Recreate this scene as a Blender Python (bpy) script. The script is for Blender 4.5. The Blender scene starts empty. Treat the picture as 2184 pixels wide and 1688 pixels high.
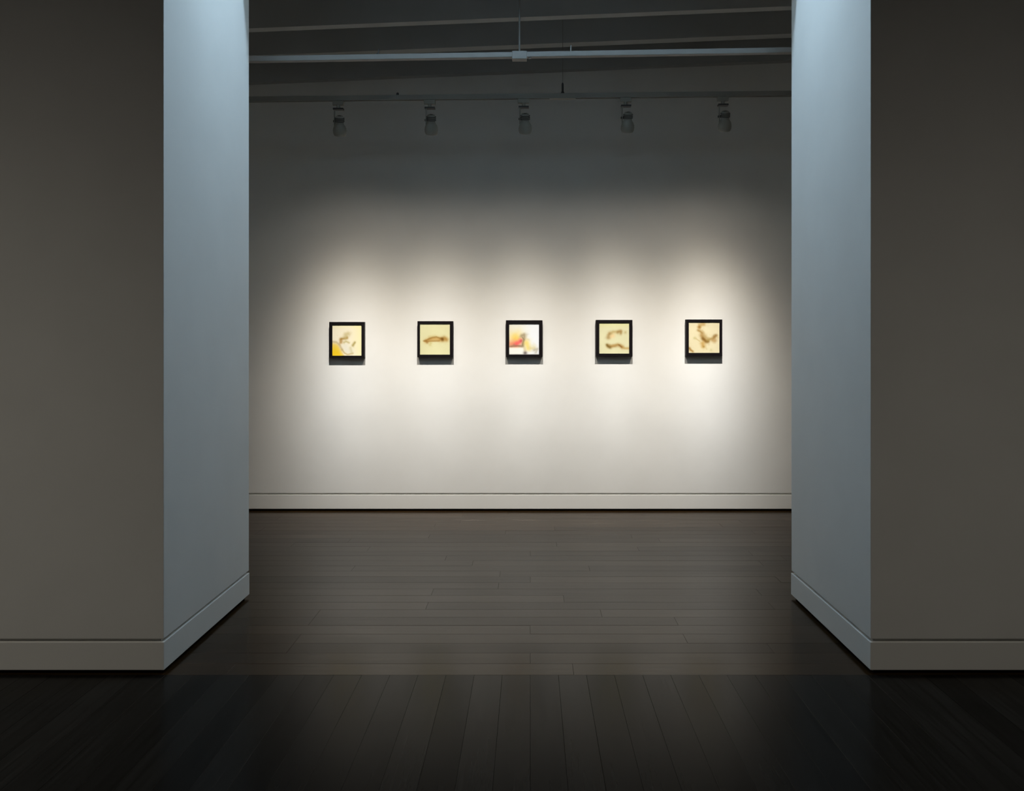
import bpy, bmesh, math, random
import numpy as np
from mathutils import Vector, Matrix

random.seed(7)
sc = bpy.context.scene
C = sc.collection

# ------------------------------------------------------------------ camera, world, lights, exposure
F = 1700.0            # focal length in pixels of the 2184 x 1688 frame
VX, VY = 1131.0, 735.0  # vanishing point of the passage
H = 1.518             # eye height
cam_d = bpy.data.cameras.new('camera')
cam = bpy.data.objects.new('camera', cam_d); C.objects.link(cam)
cam.location = (0, 0, H); cam.rotation_euler = (math.pi/2, 0, 0)
cam_d.sensor_fit = 'HORIZONTAL'; cam_d.sensor_width = 36.0; cam_d.lens = F/2184*36
cam_d.shift_x = (1092-VX)/2184; cam_d.shift_y = -(844-VY)/2184
cam_d.clip_start = 0.05; cam_d.clip_end = 100
sc.camera = cam

def px(x, y, d):      # pixel -> world point at depth d
    return Vector(((x-VX)/F*d, d, H-(y-VY)/F*d))

w = bpy.data.worlds.new('world'); sc.world = w; w.use_nodes = True
w.node_tree.nodes['Background'].inputs[0].default_value = (0.5, 0.55, 0.6, 1)
w.node_tree.nodes['Background'].inputs[1].default_value = 0.0

sc.view_settings.view_transform = 'Standard'
sc.view_settings.look = 'None'
sc.view_settings.gamma = 1.0
sc.view_settings.use_curve_mapping = False
sc.view_settings.exposure = 0.0
sc.cycles.use_denoising = True
sc.cycles.max_bounces = 8
sc.cycles.diffuse_bounces = 5
sc.cycles.sample_clamp_indirect = 3.0

D_NEAR, D_FAR, D_BACK = 3.67, 4.784, 7.265   # wall block front, wall block back, picture wall
XL, XR = -1.688, 1.567                       # the two jambs of the opening

def area(name, loc, sx, sy, power, col, rot=(0, 0, 0), spread=180):
    l = bpy.data.lights.new(name, 'AREA'); l.shape = 'RECTANGLE'; l.size = sx; l.size_y = sy
    l.energy = power; l.color = col; l.spread = math.radians(spread)
    o = bpy.data.objects.new(name, l); C.objects.link(o); o.location = loc; o.rotation_euler = rot
    return o

# cool ceiling light in the added recess over the opening
area('passage_light', (-0.06, 4.47, 4.36), 1.3, 0.16, 32.5, (0.58, 0.82, 1.03))
def beam(name, loc, axis, power, col, sx, sy, power_exp=1.0, spill=0.0, spill_k=0.034, soft=0.022, fringe=None):
    """a spotlight with an oval spread lens: bell-shaped intensity, widths sx across and sy up and down (tangents)"""
    l = bpy.data.lights.new(name, 'SPOT'); l.energy = power; l.color = col
    l.spot_size = math.radians(130); l.spot_blend = 0.6; l.shadow_soft_size = soft; l.use_nodes = True
    nt = l.node_tree; N = nt.nodes; L = nt.links
    tc = N.new('ShaderNodeTexCoord'); sp = N.new('ShaderNodeSeparateXYZ'); L.new(tc.outputs['Normal'], sp.inputs[0])
    def M(op, a, b=None):
        n = N.new('ShaderNodeMath'); n.operation = op
        for i, v in enumerate((a, b)):
            if v is None: continue
            if isinstance(v, (int, float)): n.inputs[i].default_value = v
            else: L.new(v, n.inputs[i])
        return n.outputs[0]
    az = M('MAXIMUM', M('ABSOLUTE', sp.outputs[2]), 0.05)
    tx = M('DIVIDE', M('DIVIDE', sp.outputs[0], az), sx)
    ty = M('DIVIDE', M('DIVIDE', sp.outputs[1], az), sy)
    r2 = M('ADD', M('MULTIPLY', tx, tx), M('MULTIPLY', ty, ty))
    main = M('EXPONENT', M('MULTIPLY', M('POWER', M('MULTIPLY', r2, 0.5), power_exp), -1.0))
    rim = M('MULTIPLY', M('EXPONENT', M('MULTIPLY', r2, -spill_k)), spill)
    L.new(M('ADD', main, rim), N['Emission'].inputs['Strength'])
    if fringe:          # reflector lamp: the rim of the beam is warmer than its core
        l.color = (1, 1, 1)
        mx = N.new('ShaderNodeMix'); mx.data_type = 'RGBA'
        mx.inputs['A'].default_value = (*fringe, 1); mx.inputs['B'].default_value = (*col, 1)
        L.new(M('EXPONENT', M('MULTIPLY', r2, -0.35)), mx.inputs['Factor']); L.new(mx.outputs['Result'], N['Emission'].inputs['Color'])
    o = bpy.data.objects.new(name, l); C.objects.link(o); o.location = loc
    o.rotation_euler = Vector(axis).to_track_quat('-Z', 'Y').to_euler()
    return o

# warm spots added out of view to brighten the two wall ends
for wx, pw in ((-2.9, 184), (2.2, 124)):
    beam('added_fill_spot', (wx, 0.4, 4.3), (0, math.cos(math.radians(65)), -math.sin(math.radians(65))), pw, (1.0, 0.93, 0.80), 0.4, 0.354, spill=0.08, spill_k=0.03, soft=0.06)

# beams of the five track spotlights on the picture wall
LAMP_D = 6.1
LAMP_PX = [(725, 1.02), (920, 0.98), (1120, 0.94), (1338, 0.98), (1545, 1.24)]
PIC_X = [739.5, 928.0, 1118.0, 1310.0, 1502.0]
AIM_X = [739.5, 928.0, 1118.0, 1310.0, 1510.0]
beam_axes = []
for (lx, k), fx in zip(LAMP_PX, AIM_X):
    p = px(lx, 288 - (lx-725)*0.012, LAMP_D)
    ax = (Vector(((fx-VX)/F*D_BACK, D_BACK, 0.78))-p).normalized()
    beam_axes.append((p, ax))
    beam('track_beam', p+ax*0.030, ax, 354*k, (1.0, 0.97, 0.915), 0.177, 0.202, 0.825, 0.031, 0.032, fringe=(1.0, 0.885, 0.72))

# ------------------------------------------------------------------ materials
def mat(name, col, rough=0.6, metal=0.0, spec=0.5):
    m = bpy.data.materials.new(name); m.use_nodes = True
    b = m.node_tree.nodes['Principled BSDF']
    b.inputs['Base Color'].default_value = (*col, 1); b.inputs['Roughness'].default_value = rough
    b.inputs['Metallic'].default_value = metal
    b.inputs['Specular IOR Level'].default_value = spec
    return m

def paint(name, col, amount=0.03, rough=0.7, spec=0.25):   # painted plaster: faint mottling and roller stipple
    m = mat(name, col, rough, 0, spec); nt = m.node_tree; N = nt.nodes; L = nt.links; b = N['Principled BSDF']
    tc = N.new('ShaderNodeTexCoord')
    n1 = N.new('ShaderNodeTexNoise'); n1.inputs['Scale'].default_value = 3.0; n1.inputs['Detail'].default_value = 5
    L.new(tc.outputs['Object'], n1.inputs['Vector'])
    mr = N.new('ShaderNodeMapRange'); L.new(n1.outputs['Fac'], mr.inputs['Value'])
    mr.inputs['From Min'].default_value = 0.3; mr.inputs['From Max'].default_value = 0.7
    mr.inputs['To Min'].default_value = 1-amount; mr.inputs['To Max'].default_value = 1+amount*0.4
    mx = N.new('ShaderNodeVectorMath'); mx.operation = 'SCALE'; mx.inputs[0].default_value = col
    L.new(mr.outputs[0], mx.inputs['Scale']); L.new(mx.outputs[0], b.inputs['Base Color'])
    n2 = N.new('ShaderNodeTexNoise'); n2.inputs['Scale'].default_value = 160; n2.inputs['Detail'].default_value = 2
    L.new(tc.outputs['Object'], n2.inputs['Vector'])
    bp = N.new('ShaderNodeBump'); bp.inputs['Strength'].default_value = 0.06; bp.inputs['Distance'].default_value = 0.002
    L.new(n2.outputs['Fac'], bp.inputs['Height']); L.new(bp.outputs[0], b.inputs['Normal'])
    return m

WALL = paint('white_wall_paint', (0.80, 0.795, 0.775))
BASE = paint('white_baseboard_paint', (0.81, 0.805, 0.78), 0.02, 0.5, 0.35)
CEIL = paint('dark_grey_ceiling_paint', (0.40, 0.41, 0.42), 0.04)
BEAM = paint('grey_beam_paint', (0.455, 0.47, 0.475), 0.04)
GAP = mat('black_recess', (0.012, 0.012, 0.012), 0.9)
FRAME = mat('black_lacquered_wood', (0.005, 0.0035, 0.0045), 0.5, 0, 0.15)
BOARD = mat('grey_backing_board', (0.25, 0.24, 0.22), 0.8)
RAILM = mat('grey_enamelled_metal', (0.275, 0.27, 0.265), 0.5)
RODM = mat('dull_grey_rod', (0.19, 0.185, 0.175), 0.6)
TRACKM = mat('grey_enamelled_track', (0.235, 0.23, 0.21), 0.55)
FIXM = mat('grey_enamelled_fixture', (0.27, 0.265, 0.235), 0.55)
FIXD = mat('dark_fixture_joint', (0.035, 0.035, 0.035), 0.5)
CLIPD = mat('dark_metal_clip', (0.05, 0.05, 0.05), 0.5)
LENS = mat('lamp_lens_glass', (0.8, 0.78, 0.7), 0.15)
b = LENS.node_tree.nodes['Principled BSDF']
b.inputs['Emission Color'].default_value = (1, 0.93, 0.8, 1); b.inputs['Emission Strength'].default_value = 1.5

def floor_wood(name, spec, r0, r1, dark, light):
    m = mat(name, (0.03, 0.025, 0.02), 0.3, 0, spec)
    nt = m.node_tree; N = nt.nodes; L = nt.links; b = N['Principled BSDF']
    tc = N.new('ShaderNodeTexCoord'); oi = N.new('ShaderNodeObjectInfo')
    add = N.new('ShaderNodeVectorMath'); add.operation = 'ADD'
    sc_ = N.new('ShaderNodeVectorMath'); sc_.operation = 'SCALE'; sc_.inputs[0].default_value = (17, 31, 11)
    L.new(oi.outputs['Random'], sc_.inputs['Scale'])
    L.new(tc.outputs['Object'], add.inputs[0]); L.new(sc_.outputs[0], add.inputs[1])
    mp = N.new('ShaderNodeMapping'); mp.inputs['Scale'].default_value = (1.1, 26, 8); L.new(add.outputs[0], mp.inputs['Vector'])
    g = N.new('ShaderNodeTexNoise'); g.inputs['Scale'].default_value = 2.2; g.inputs['Detail'].default_value = 8
    g.inputs['Roughness'].default_value = 0.62; L.new(mp.outputs[0], g.inputs['Vector'])
    cr = N.new('ShaderNodeValToRGB'); L.new(g.outputs['Fac'], cr.inputs['Fac'])
    cr.color_ramp.elements[0].position = 0.28; cr.color_ramp.elements[0].color = (*dark, 1)
    cr.color_ramp.elements[1].position = 0.72; cr.color_ramp.elements[1].color = (*light, 1)
    tone = N.new('ShaderNodeMapRange'); L.new(oi.outputs['Random'], tone.inputs['Value'])
    tone.inputs['To Min'].default_value = 0.7; tone.inputs['To Max'].default_value = 1.3
    mx = N.new('ShaderNodeVectorMath'); mx.operation = 'SCALE'
    L.new(cr.outputs['Color'], mx.inputs[0]); L.new(tone.outputs[0], mx.inputs['Scale']); L.new(mx.outputs[0], b.inputs['Base Color'])
    rg = N.new('ShaderNodeMapRange'); L.new(g.outputs['Fac'], rg.inputs['Value'])
    rg.inputs['From Min'].default_value = 0.3; rg.inputs['From Max'].default_value = 0.7
    rg.inputs['To Min'].default_value = r0; rg.inputs['To Max'].default_value = r1
    sv = N.new('ShaderNodeMapRange'); L.new(oi.outputs['Random'], sv.inputs['Value'])
    sv.inputs['To Min'].default_value = spec*0.86; sv.inputs['To Max'].default_value = spec*1.14
    L.new(sv.outputs[0], b.inputs['Specular IOR Level']); b.inputs['Specular Tint'].default_value = (1.0, 0.905, 0.775, 1)
    L.new(rg.outputs[0], b.inputs['Roughness'])
    bp = N.new('ShaderNodeBump'); bp.inputs['Strength'].default_value = 0.03; bp.inputs['Distance'].default_value = 0.003
    L.new(g.outputs['Fac'], bp.inputs['Height']); L.new(bp.outputs[0], b.inputs['Normal'])
    return m
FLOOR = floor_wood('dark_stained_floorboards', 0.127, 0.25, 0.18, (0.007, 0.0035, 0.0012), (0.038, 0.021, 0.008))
FLOOR_NEAR = floor_wood('shade_darkened_floorboards', 0.07, 0.24, 0.18, (0.003, 0.003, 0.0025), (0.014, 0.013, 0.012))  # boards coloured darker and duller, to put foreground shade into the floor

PRINT = mat('artwork_print', (1, 1, 1), 0.75, 0, 0.15)
_n = PRINT.node_tree.nodes; _a = _n.new('ShaderNodeVertexColor'); _a.layer_name = 'ink'
PRINT.node_tree.links.new(_a.outputs['Color'], _n['Principled BSDF'].inputs['Base Color'])

# ------------------------------------------------------------------ helpers
def box(bm, x0, x1, y0, y1, z0, z1, mi=0):
    vs = [bm.verts.new(v) for v in ((x0,y0,z0),(x1,y0,z0),(x1,y1,z0),(x0,y1,z0),(x0,y0,z1),(x1,y0,z1),(x1,y1,z1),(x0,y1,z1))]
    for f in ((3,2,1,0),(4,5,6,7),(0,1,5,4),(1,2,6,5),(2,3,7,6),(3,0,4,7)):
        bm.faces.new([vs[i] for i in f]).material_index = mi
    return vs

def obj(name, bm, mats, parent=None, loc=(0, 0, 0), bevel=0.0, smooth=False):
    if bevel:
        bmesh.ops.bevel(bm, geom=[e for e in bm.edges], offset=bevel, segments=2, affect='EDGES', profile=0.6)
    bmesh.ops.recalc_face_normals(bm, faces=bm.faces[:])
    me = bpy.data.meshes.new(name); bm.to_mesh(me); bm.free()
    if smooth:
        for p in me.polygons: p.use_smooth = True
        me.set_sharp_from_angle(angle=math.radians(35))
    for m in (mats if isinstance(mats, (list, tuple)) else [mats]): me.materials.append(m)
    o = bpy.data.objects.new(name, me); C.objects.link(o); o.location = loc
    if parent: o.parent = parent
    return o

def struct(name, bm, mats, **kw):
    o = obj(name, bm, mats, **kw); o['kind'] = 'structure'; return o

def thing(name, label, cat, loc, group=None):
    o = bpy.data.objects.new(name, None); C.objects.link(o); o.location = loc; o.empty_display_size = 0.1
    o['label'] = label; o['category'] = cat
    if group: o['group'] = group
    return o

def lathe(bm, prof, seg=24, m=Matrix.Identity(4), cap=True):   # profile of (radius, height) about local z
    rings = []
    for r, h in prof:
        rings.append([bm.verts.new(m @ Vector((r*math.cos(2*math.pi*i/seg), r*math.sin(2*math.pi*i/seg), h))) for i in range(seg)])
    for a, b2 in zip(rings, rings[1:]):
        for i in range(seg):
            bm.faces.new((a[i], a[(i+1) % seg], b2[(i+1) % seg], b2[i]))
    if cap:
        bm.faces.new(rings[0]); bm.faces.new(rings[-1])

def rod(bm, p0, p1, r, seg=12):
    d = p1-p0
    m = Matrix.Translation(p0) @ d.to_track_quat('Z', 'Y').to_matrix().to_4x4()
    lathe(bm, [(r, 0), (r, d.length)], seg, m)

# ------------------------------------------------------------------ setting: floor
bm = bmesh.new(); box(bm, -6, 6, -4.3, 7.6, -0.12, -0.018)
floor = struct('floor', bm, GAP)
PITCH = (D_BACK+0.004-3.66)/28
plank_meshes = {}
def plank(x, y, length, along_x):
    key = (round(length, 2), along_x)
    if key not in plank_meshes:
        bm = bmesh.new(); hw = PITCH/2-0.0003; hl = length/2-0.0003; bv = 0.0006
        lo = [bm.verts.new(v) for v in ((-hl,-hw,-0.017),(hl,-hw,-0.017),(hl,hw,-0.017),(-hl,hw,-0.017))]
        md = [bm.verts.new(v) for v in ((-hl,-hw,-bv),(hl,-hw,-bv),(hl,hw,-bv),(-hl,hw,-bv))]
        hi = [bm.verts.new(v) for v in ((-hl+bv,-hw+bv,0),(hl-bv,-hw+bv,0),(hl-bv,hw-bv,0),(-hl+bv,hw-bv,0))]
        bm.faces.new(hi)
        for a, b2 in ((lo, md), (md, hi)):
            for i in range(4): bm.faces.new((a[i], a[(i+1)%4], b2[(i+1)%4], b2[i]))
        bmesh.ops.recalc_face_normals(bm, faces=bm.faces[:])
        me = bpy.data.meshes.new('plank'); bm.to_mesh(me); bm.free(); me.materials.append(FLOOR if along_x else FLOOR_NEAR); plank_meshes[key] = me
    o = bpy.data.objects.new('plank', plank_meshes[key]); C.objects.link(o); o.parent = floor
    o.location = (x, y, random.uniform(-0.0003, 0.0001))
    o.rotation_euler = (random.uniform(-0.0010, 0.0010), random.uniform(-0.0003, 0.0003), 0 if along_x else math.pi/2)
for r in range(28):                      # rear room: boards laid across the view
    y = 3.66 + (r+0.5)*PITCH
    x = -4.2 - random.choice((0, 0.4, 0.8, 1.2))*0.5
    while x < 4.2:
        ln = random.choice((1.6, 2.0, 2.4)); plank(x+ln/2, y, ln, True); x += ln
n_col = 48
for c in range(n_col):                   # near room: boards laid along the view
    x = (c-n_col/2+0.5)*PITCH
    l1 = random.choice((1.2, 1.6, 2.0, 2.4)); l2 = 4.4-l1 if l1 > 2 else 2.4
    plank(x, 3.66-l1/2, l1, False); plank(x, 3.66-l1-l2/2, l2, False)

# ------------------------------------------------------------------ setting: walls
ZB0, ZB1, ZG = 0.018, 0.147, 0.160       # baseboard foot, baseboard top, wall foot (shadow joint between)
def wall_block(name, bname, x0, x1, y0, y1, top, proud=0.002):
    bm = bmesh.new()
    box(bm, x0, x1, y0, y1, ZG, top)
    o = struct(name, bm, [WALL], bevel=0.004)
    bm = bmesh.new(); s = 0.020
    box(bm, x0+s, x1-s, y0+s, y1-s, ZB1, ZG); box(bm, x0+s, x1-s, y0+s, y1-s, 0.001, ZB0, 1)
    obj('shadow_joint', bm, [WALL, GAP], o)
    bm = bmesh.new(); box(bm, x0-proud, x1+proud, y0-proud, y1+proud, ZB0, ZB1)
    bb = struct(bname, bm, BASE, bevel=0.003)
    return o
wall_block('wall_left', 'baseboard_left', -6.0, XL, D_NEAR, D_FAR, 4.9)
wall_block('wall_right', 'baseboard_right', XR, 6.0, D_NEAR, D_FAR, 4.9)
wall_block('wall_back', 'baseboard_back', -4.6, 4.6, D_BACK, D_BACK+0.25, 5.2, 0.003)

# unseen baffle added over the opening: two lintels shield picture wall and near room
bm = bmesh.new()
box(bm, XL-0.001, XR+0.001, D_NEAR, D_NEAR+0.2, 3.45, 4.9)
box(bm, XL-0.001, XR+0.001, D_FAR-0.12, D_FAR, 3.63, 4.9)
box(bm, XL-0.001, XR+0.001, D_NEAR+0.2, D_FAR-0.12, 4.4, 4.9)
struct('added_light_baffle', bm, WALL)

bm = bmesh.new(); box(bm, -4.6, -4.35, D_FAR, D_BACK, 0, 5.2); struct('wall_left_rear_room', bm, WALL)
bm = bmesh.new(); box(bm, 4.35, 4.6, D_FAR, D_BACK, 0, 5.2); struct('wall_right_rear_room', bm, WALL)
bm = bmesh.new(); box(bm, -6, 6, -4.25, -4.0, 0, 4.9); struct('wall_front', bm, WALL)
bm = bmesh.new(); box(bm, -6.2, -6, -4.25, D_FAR, 0, 4.9); struct('wall_left_near_room', bm, WALL)
bm = bmesh.new(); box(bm, 6, 6.2, -4.25, D_FAR, 0, 4.9); struct('wall_right_near_room', bm, WALL)
bm = bmesh.new(); box(bm, -6.2, 6.2, -4.25, D_NEAR, 4.6, 4.8); struct('ceiling_near_room', bm, CEIL)

# ------------------------------------------------------------------ setting: sloping ceiling with beams across the rear room
HB = 2.47; SL = 0.041                   # beam underside above the eye at x = VX, slope to the right
def slab(bm, y0, y1, z0, z1, x0=-4.34, x1=4.34):
    vs = box(bm, x0, x1, y0, y1, z0, z1)
    for v in vs: v.co.z += v.co.x*SL
def beam_d(py): return HB*F/(VY-py)
bm = bmesh.new(); slab(bm, D_FAR-0.02, D_BACK+0.05, H+HB+0.30, H+HB+0.42)
ceiling = struct('ceiling', bm, CEIL)
for f0, f1 in ((-106, -115), (-48, -40), (36.0, 44.5), (94.5, 103.5), (151.0, None)):
    if f1 is None: y0, y1 = beam_d(f0), D_BACK-0.004
    else: y0, y1 = sorted((beam_d(f0), beam_d(f1)))
    if y0 < D_FAR+0.02: continue
    bm = bmesh.new(); slab(bm, y0, y1, H+HB, H+HB+0.30)
    obj('beam', bm, BEAM, ceiling)

# ------------------------------------------------------------------ hanging rail across the front of the rear room
RD = 5.02
a, c = px(535, 127.5, RD), px(1686, 108.5, RD)
def rail_pt(xp):
    t = (xp-535)/(1686-535); return a.lerp(c, t)
rail = thing('hanging_rail', 'pale grey metal rail hung on a thin rod across the top of the opening', 'rail', rail_pt(1108))
o0 = rail.location.copy()
bm = bmesh.new()
p0, p1 = rail_pt(430)-o0, rail_pt(1800)-o0; hh = 0.0165
vs = box(bm, 0, 1, -0.02, 0.02, -hh, hh)
for v in vs: v.co = (p0.lerp(p1, v.co.x)) + Vector((0, v.co.y, v.co.z))
obj('bar', bm, RAILM, rail, bevel=0.004)
bm = bmesh.new(); box(bm, -0.046, 0.046, -0.028, 0.028, -0.031, 0.019)
obj('joint_box', bm, RAILM, rail, bevel=0.003)
bm = bmesh.new(); rod(bm, Vector((0, 0, 0.016)), Vector((0, 0, H+HB+0.30+SL*o0.x-o0.z)), 0.0055)
obj('hanger_rod', bm, RODM, rail, smooth=True)
for xp, hgt, m, hook in ((807, 0.036, CLIPD, True), (1217, 0.040, RAILM, False)):
    q = rail_pt(xp)-o0; bm = bmesh.new()
    rod(bm, q+Vector((0, 0, hh-0.003)), q+Vector((0.002, 0, hh+hgt)), 0.0045)
    if hook: rod(bm, q+Vector((-0.018, 0, hh+0.002)), q+Vector((0, 0, hh+0.012)), 0.0045)
    obj('clip', bm, m, rail, smooth=True)
bm = bmesh.new(); q = rail_pt(1130)-o0; lathe(bm, [(0.0, 0), (0.009, 0), (0.009, 0.008), (0.0, 0.008)], 12, Matrix.Translation(q+Vector((0, -0.004, -hh-0.007))), False)
obj('screw', bm, RAILM, rail)

# ------------------------------------------------------------------ lighting track near the picture wall
ta, tc_ = px(535, 212.5, LAMP_D), px(1686, 200.0, LAMP_D)
def track_pt(xp):
    t = (xp-535)/(1686-535); return ta.lerp(tc_, t)
track = thing('lighting_track', 'slim grey lighting track with five spotlights hanging high before the picture wall', 'lighting track', track_pt(1200))
o1 = track.location.copy()
th = 0.018
bm = bmesh.new(); p0, p1 = track_pt(330)-o1, track_pt(1900)-o1
for (ya, yb, za, zb) in ((-0.018, 0.018, -0.006, th), (-0.018, -0.010, -th, -0.006), (0.010, 0.018, -th, -0.006)):
    for v in box(bm, 0, 1, ya, yb, za, zb): v.co = p0.lerp(p1, v.co.x) + Vector((0, v.co.y, v.co.z))
obj('channel', bm, TRACKM, track)
bm = bmesh.new(); lathe(bm, [(0.016, th), (0.008, th+0.02), (0.008, th+0.075), (0.004, th+0.085)], 14)
obj('hanger_socket', bm, FIXD, track, smooth=True)
bm = bmesh.new(); rod(bm, Vector((0, 0, th+0.08)), Vector((0, 0, H+HB+0.30+SL*o1.x-o1.z)), 0.0022, 8)
obj('hanger_rod', bm, FIXM, track, smooth=True)
bm = bmesh.new(); box(bm, -0.10, 0.10, -0.020, 0.020, -th-0.004, -th+0.010)
obj('joiner_plate', bm, TRACKM, track, bevel=0.002)
bm = bmesh.new(); q = track_pt(848)-o1; lathe(bm, [(0.008, th), (0.010, th+0.006), (0.010, th+0.018), (0.004, th+0.024)], 12, Matrix.Translation(q))
obj('clip', bm, CLIPD, track, smooth=True)

LAMP_LABEL = ['dim grey track spotlight nearest the left jamb, above the print with a yellow corner',
              'dim grey track spotlight above the print of one long brown fish-like smudge',
              'dim grey track spotlight in the middle of the track, above the red and yellow print',
              'dim grey track spotlight above the print of two stacked brown strokes',
              'dim grey track spotlight nearest the right jamb, above the print of branching brown blots']
def spotlight(i):
    (lx, k), (p, ax) = LAMP_PX[i], beam_axes[i]
    top = track_pt(lx)
    t = thing('track_spotlight', LAMP_LABEL[i], 'spotlight', top, 'spotlights on the lighting track')
    z0 = -th
    bm = bmesh.new(); box(bm, -0.055, 0.030, -0.016, 0.016, z0-0.034, z0-0.001)
    obj('track_adapter', bm, FIXM, t, bevel=0.003)
    bm = bmesh.new(); lathe(bm, [(0.014, z0-0.034), (0.014, z0-0.058)], 16, Matrix.Translation((-0.012, 0, 0)))
    obj('stem', bm, FIXM, t, smooth=True)
    bm = bmesh.new(); box(bm, -0.050, 0.028, -0.020, 0.020, z0-0.070, z0-0.057)
    obj('swivel_joint', bm, FIXD, t, bevel=0.002)
    # yoke arm down to the pivot
    hc = p-top                                       # centre of the lamp mouth
    back = hc-ax*0.135                               # rear of the housing
    bm = bmesh.new(); box(bm, -0.044, -0.036, -0.010, 0.010, hc.z+0.060, z0-0.066)
    obj('yoke_arm', bm, FIXM, t, bevel=0.001)
    bm = bmesh.new(); rod(bm, Vector((-0.050, 0, hc.z+0.105)), Vector((-0.004, 0, hc.z+0.105)), 0.009)
    obj('pivot_knob', bm, FIXD, t, smooth=True)
    m = Matrix.Translation(back) @ ax.to_track_quat('Z', 'Y').to_matrix().to_4x4()
    bm = bmesh.new()
    lathe(bm, [(0.014, -0.010), (0.026, -0.006), (0.030, 0.002), (0.031, 0.050), (0.035, 0.058), (0.043, 0.070), (0.049, 0.086), (0.0515, 0.104), (0.050, 0.122), (0.045, 0.136), (0.041, 0.140), (0.038, 0.136), (0.040, 0.110), (0.028, 0.066), (0.0, 0.066)], 28, m, False)
    h = obj('housing', bm, FIXM, t, smooth=True)
    bm = bmesh.new()
    for q in range(3): lathe(bm, [(0.031, 0.006+q*0.012), (0.037, 0.006+q*0.012), (0.037, 0.010+q*0.012), (0.031, 0.010+q*0.012)], 24, m, False)
    fin = obj('cooling_fins', bm, FIXD, h, smooth=True)
    bm = bmesh.new(); lathe(bm, [(0.0, 0.112), (0.028, 0.116), (0.039, 0.122)], 24, m, False)
    obj('lens', bm, LENS, h, smooth=True)
for i in range(5): spotlight(i)

# ------------------------------------------------------------------ five framed prints
def srgb(c):
    c = np.asarray(c, float)/255.0
    return np.where(c <= 0.04045, c/12.92, ((c+0.055)/1.055)**2.4)

GN = 80
uu, vv = np.meshgrid(np.linspace(0, 1, GN), np.linspace(0, 1, GN))
rng = np.random.default_rng(3)
def fbm(seed, base=4):
    r = np.random.default_rng(seed); out = np.zeros((GN, GN)); amp = 1.0
    for k in range(4):
        n = base*2**k+1; g = r.uniform(-1, 1, (n+1, n+1))
        x = uu*(n-1); y = vv*(n-1); xi = x.astype(int); yi = y.astype(int); fx = x-xi; fy = y-yi
        fx = fx*fx*(3-2*fx); fy = fy*fy*(3-2*fy)
        out += amp*((g[yi, xi]*(1-fx)+g[yi, xi+1]*fx)*(1-fy)+(g[yi+1, xi]*(1-fx)+g[yi+1, xi+1]*fx)*fy); amp *= 0.55
    return out
def dist_line(pts):
    d = np.full((GN, GN), 9.0)
    if len(pts) == 1: return np.hypot(uu-pts[0][0], vv-pts[0][1])
    for (x0, y0), (x1, y1) in zip(pts, pts[1:]):
        dx, dy = x1-x0, y1-y0; t = np.clip(((uu-x0)*dx+(vv-y0)*dy)/(dx*dx+dy*dy+1e-9), 0, 1)
        d = np.minimum(d, np.hypot(uu-x0-t*dx, vv-y0-t*dy))
    return d
def stroke(img, pts, r, col, op=0.9, rag=0.35, seed=0):
    d = dist_line(pts)*np.clip(1+rag*0.8*fbm(seed+11, 6), 0.55, 1.6)
    a = np.exp(-(d/(r*1.15))**1.9)*op*0.88
    return img*(1-a[..., None])+np.asarray(col, float)*a[..., None]

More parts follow.
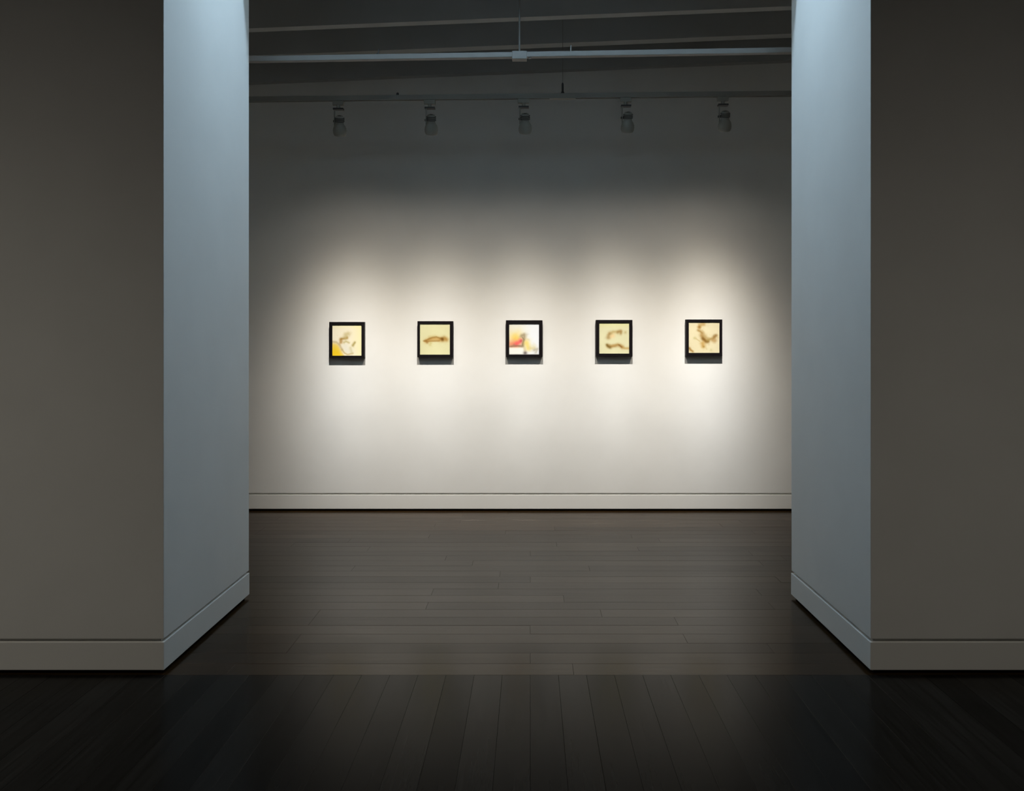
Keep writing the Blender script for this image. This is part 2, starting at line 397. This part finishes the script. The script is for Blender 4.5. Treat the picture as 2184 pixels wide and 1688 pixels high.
def art(i):
    if i == 0:
        im = np.ones((GN, GN, 3))*np.array((253, 240, 208.))
        im[..., 2] -= np.clip((uu-0.6)*60, 0, 30)+np.clip((0.15-vv)*120, 0, 18)
        edge = np.interp(uu, [0, .13, .2, .3, .4, .46, 1], [.56, .57, .62, .78, .95, 1.02, 1.3])
        a = 1/(1+np.exp(-(vv-edge-0.03)/0.022)); dep = np.clip((vv-edge)/0.3, 0, 1)[..., None]
        yel = np.array((250, 214, 120.))*(1-dep)+np.array((252, 208, 36.))*dep
        im = im*(1-a[..., None])+yel*a[..., None]
        im = stroke(im, [(.45, .72), (.5, .85), (.62, .85)], .13, (238, 231, 208), .8, .1, 1)
        im = stroke(im, [(0, .55), (.14, .56), (.24, .65), (.33, .80)], .035, (196, 170, 118), .75, .3, 2)
        im = stroke(im, [(.33, .80), (.42, .92), (.52, .965), (.70, .925)], .022, (198, 170, 104), .8, .2, 3)
        im = stroke(im, [(.29, .56), (.28, .48)], .05, (178, 130, 62), .9, .5, 4)
        im = stroke(im, [(.3, .455), (.42, .44), (.5, .42)], .035, (160, 118, 44), .9, .4, 5)
        im = stroke(im, [(.44, .40), (.47, .31), (.53, .28)], .058, (205, 184, 126), .85, .4, 6)
        im = stroke(im, [(.40, .57), (.47, .54), (.57, .58)], .032, (192, 172, 104), .75, .5, 7)
        im = stroke(im, [(.70, .67), (.77, .57)], .038, (170, 148, 76), .9, .4, 8)
        im = stroke(im, [(.62, .74), (.66, .90)], .04, (216, 204, 152), .7, .4, 9)
    elif i == 1:
        im = np.ones((GN, GN, 3))*np.array((236, 228, 176.)) + fbm(5, 2)[..., None]*3
        im = stroke(im, [(.22, .55), (.36, .50), (.5, .485), (.66, .505), (.86, .50)], .066, (206, 158, 84), .95, .15, 1)
        im = stroke(im, [(.12, .555), (.22, .53), (.32, .475), (.42, .44), (.55, .43), (.66, .465), (.75, .475)], .022, (156, 112, 44), .85, .3, 2)
        im = stroke(im, [(.16, .57), (.34, .565), (.5, .555), (.64, .555)], .022, (164, 118, 48), .8, .3, 3)
        im = stroke(im, [(.20, .56), (.24, .60)], .032, (160, 116, 56), .8, .4, 4)
        im = stroke(im, [(.75, .50)], .056, (104, 64, 6), .95, .3, 5)
        im = stroke(im, [(.82, .45), (.88, .52)], .05, (176, 132, 62), .7, .4, 6)
        im = stroke(im, [(.36, .63), (.33, .68)], .04, (208, 190, 118), .6, .5, 7)
        im = stroke(im, [(.30, .41), (.5, .395)], .03, (214, 198, 136), .5, .5, 8)
    elif i == 2:
        im = np.ones((GN, GN, 3))*np.array((247, 247, 246.))
        wl = np.clip(0.75-uu, 0, 1)[..., None]; im = im-wl*np.array((4, 14, 44.))
        im = stroke(im, [(.24, .50)], .24, (250, 218, 120), .8, .15, 1)
        im = stroke(im, [(.21, .47)], .12, (250, 210, 84), .8, .2, 2)
        im = stroke(im, [(.06, .66), (.22, .66)], .10, (240, 134, 96), .9, .2, 3)
        im = stroke(im, [(.24, .655), (.33, .61), (.40, .55)], .068, (250, 96, 98), .95, .25, 4)
        im = stroke(im, [(.40, .56)], .035, (206, 66, 92), .7, .3, 5)
        im = stroke(im, [(.02, .74), (.22, .725), (.30, .72), (.46, .73)], .030, (134, 100, 76), .8, .5, 6)
        im = stroke(im, [(.42, .39), (.50, .36), (.505, .48), (.475, .60), (.47, .72)], .052, (160, 140, 106), .9, .4, 7)
        im = stroke(im, [(.44, .44), (.5, .52), (.44, .69)], .02, (110, 94, 70), .6, .6, 8)
        im = stroke(im, [(.60, .50), (.66, .52)], .035, (226, 212, 176), .7, .5, 9)
        im = stroke(im, [(.585, .62), (.63, .80)], .085, (250, 218, 106), .9, .2, 10)
        im = stroke(im, [(.72, .80), (.84, .80)], .07, (226, 206, 138), .75, .4, 11)
        im = stroke(im, [(.84, .86), (.95, .82), (.90, .93)], .05, (184, 172, 148), .75, .7, 12)
        im = stroke(im, [(.52, .78), (.54, .92)], .045, (226, 206, 160), .85, .3, 13)
        a = (1/(1+np.exp(-(vv-.785)/.008))*1/(1+np.exp((uu-.465)/.008)))[..., None]
        im = im*(1-a)+np.array((250, 246, 232.))*a
        im = stroke(im, [(.535, .965)], .055, (78, 68, 70), .95, .05, 14)
        im = stroke(im, [(0, .995), (1, .995)], .018, (200, 192, 178), .6, 0, 15)
    elif i == 3:
        im = np.ones((GN, GN, 3))*np.array((235, 228, 182.)) + fbm(8, 2)[..., None]*3
        im[..., 2] -= np.clip((0.2-vv)*90, 0, 16)
        im = stroke(im, [(.40, .44), (.45, .42)], .07, (250, 208, 146), .8, .2, 1)
        im = stroke(im, [(.36, .35), (.46, .29), (.60, .29), (.72, .29)], .048, (200, 172, 108), .9, .3, 2)
        im = stroke(im, [(.30, .48), (.31, .40), (.34, .35)], .055, (176, 142, 86), .9, .3, 3)
        im = stroke(im, [(.62, .30), (.72, .27), (.72, .33)], .045, (166, 130, 74), .85, .4, 4)
        im = stroke(im, [(.875, .31)], .042, (196, 172, 112), .8, .4, 5)
        im = stroke(im, [(.28, .74), (.40, .765), (.52, .75), (.62, .715), (.70, .735), (.77, .79)], .050, (172, 130, 66), .95, .2, 6)
        im = stroke(im, [(.76, .79), (.86, .83), (.98, .83)], .036, (196, 158, 88), .85, .3, 7)
        im = stroke(im, [(.255, .72), (.30, .77), (.36, .80)], .038, (116, 90, 34), .85, .3, 8)
        im = stroke(im, [(.66, .72), (.75, .79)], .022, (122, 78, 32), .7, .4, 9)
        im = stroke(im, [(.40, .74), (.56, .715)], .02, (198, 158, 92), .6, .4, 10)
    else:
        im = np.ones((GN, GN, 3))*np.array((239, 224, 180.)) + fbm(9, 2)[..., None]*4
        im = stroke(im, [(.36, .15), (.38, .10), (.48, .07)], .050, (196, 154, 86), .85, .6, 1)
        im = stroke(im, [(.35, .16)], .035, (156, 108, 42), .85, .4, 2)
        im = stroke(im, [(.31, .27), (.38, .30), (.43, .35)], .042, (172, 134, 70), .9, .4, 3)
        im = stroke(im, [(.44, .27)], .03, (210, 180, 116), .6, .4, 4)
        im = stroke(im, [(.43, .44), (.48, .53), (.57, .62)], .075, (172, 130, 66), .9, .35, 5)
        im = stroke(im, [(.47, .54), (.55, .62), (.63, .63)], .045, (116, 78, 22), .85, .4, 6)
        im = stroke(im, [(.54, .46), (.60, .52)], .045, (190, 160, 98), .7, .4, 7)
        im = stroke(im, [(.60, .60), (.70, .55), (.80, .53)], .042, (172, 142, 74), .9, .4, 8)
        im = stroke(im, [(.78, .58), (.85, .60)], .060, (188, 146, 86), .85, .3, 9)
        im = stroke(im, [(.84, .47), (.89, .44)], .048, (150, 108, 48), .9, .3, 10)
        im = stroke(im, [(.95, .50)], .035, (220, 196, 140), .7, .4, 11)
        im = stroke(im, [(.45, .70), (.47, .78)], .065, (202, 156, 78), .9, .35, 12)
        im = stroke(im, [(.49, .80)], .035, (160, 124, 54), .7, .4, 13)
        im = stroke(im, [(.19, .52)], .042, (204, 190, 130), .8, .4, 14)
        im = stroke(im, [(.24, .54), (.36, .62)], .022, (206, 180, 118), .7, .5, 15)
        im = stroke(im, [(.02, .85), (.07, .91), (.13, .95)], .032, (158, 112, 44), .9, .4, 16)
        im = stroke(im, [(.55, .80), (.58, .88)], .025, (218, 196, 140), .7, .5, 17)
        im = stroke(im, [(.73, .91)], .038, (212, 200, 142), .8, .4, 18)
    return np.clip(im, 0, 255)

PRINT_GAIN = (0.94, 0.90, 0.95, 0.92, 0.90)
DEPTH = 0.046; DF = D_BACK-DEPTH
FR = [  # outer left, right, top, bottom ; print left, right, top, bottom (picture heights on the wall)
    (702, 777, 687, 763.5, 708.6, 770.8, 693.4, 759.0),
    (890.3, 966.3, 685.3, 762.5, 895.6, 959.4, 691.0, 756.7),
    (1079, 1157, 683.4, 761.5, 1086, 1149.6, 691.0, 756.4),
    (1271, 1349, 682.7, 761.0, 1278.3, 1342, 689.0, 754.5),
    (1463, 1540.6, 681.7, 760.0, 1469.2, 1534.7, 687.5, 753.0)]
LAB = ['square black frame holding a cream print with a bright yellow lower corner and brown blots',
       'square black frame holding a pale yellow print of one long brown fish-like smudge',
       'square black frame holding a white print with red, orange and yellow patches',
       'square black frame holding a pale yellow print of two brown strokes, one above the other',
       'square black frame holding a tan print of dark branching brown blots, nearest the right jamb']
def rect_ring(bm, o, n, y0, y1):        # o, n = (x0, x1, z0, z1) outer and inner
    def loop(r, y): return [bm.verts.new(v) for v in ((r[0], y, r[2]), (r[1], y, r[2]), (r[1], y, r[3]), (r[0], y, r[3]))]
    of, nf, ob, nb = loop(o, y0), loop(n, y0), loop(o, y1), loop(n, y1)
    for i in range(4):
        j = (i+1) % 4
        bm.faces.new((of[i], of[j], nf[j], nf[i])); bm.faces.new((ob[j], ob[i], nb[i], nb[j]))
        bm.faces.new((of[j], of[i], ob[i], ob[j])); bm.faces.new((nf[i], nf[j], nb[j], nb[i]))
for i, f in enumerate(FR):
    s = DF/F
    X = [(v-VX)*s for v in (f[0], f[1], f[4], f[5])]; Z = [H-(v-VY)*s for v in (f[2], f[3], f[6], f[7])]
    cx, cz = (X[0]+X[1])/2, (Z[0]+Z[1])/2
    t = thing('framed_print', LAB[i], 'picture', (cx, D_BACK, cz), 'framed prints in a row on the lit wall')
    o = (X[0]-cx, X[1]-cx, Z[1]-cz, Z[0]-cz); n = (X[2]-cx, X[3]-cx, Z[3]-cz, Z[2]-cz)
    bm = bmesh.new(); rect_ring(bm, o, n, -DEPTH, -0.001)
    obj('frame', bm, FRAME, t, bevel=0.0015)
    bm = bmesh.new(); box(bm, n[0], n[1], -0.030, -0.024, n[2], n[3]); obj('backing_board', bm, BOARD, t)
    me = bpy.data.meshes.new('print')
    xs = np.linspace(n[0], n[1], GN); zs = np.linspace(n[3], n[2], GN); yp = -DEPTH+0.007
    verts = [(xs[q], yp, zs[r]) for r in range(GN) for q in range(GN)]
    faces = [(r*GN+q, (r+1)*GN+q, (r+1)*GN+q+1, r*GN+q+1) for r in range(GN-1) for q in range(GN-1)]
    me.from_pydata(verts, [], faces)
    lin = np.clip(srgb(art(i))/np.array((1.12, 1.08, 1.01))*PRINT_GAIN[i], 0, 0.95)
    at = me.color_attributes.new('ink', 'FLOAT_COLOR', 'POINT')
    at.data.foreach_set('color', np.concatenate([lin.reshape(-1, 3), np.ones((GN*GN, 1))], 1).astype(np.float32).ravel())
    me.materials.append(PRINT)
    po = bpy.data.objects.new('print', me); C.objects.link(po); po.parent = t
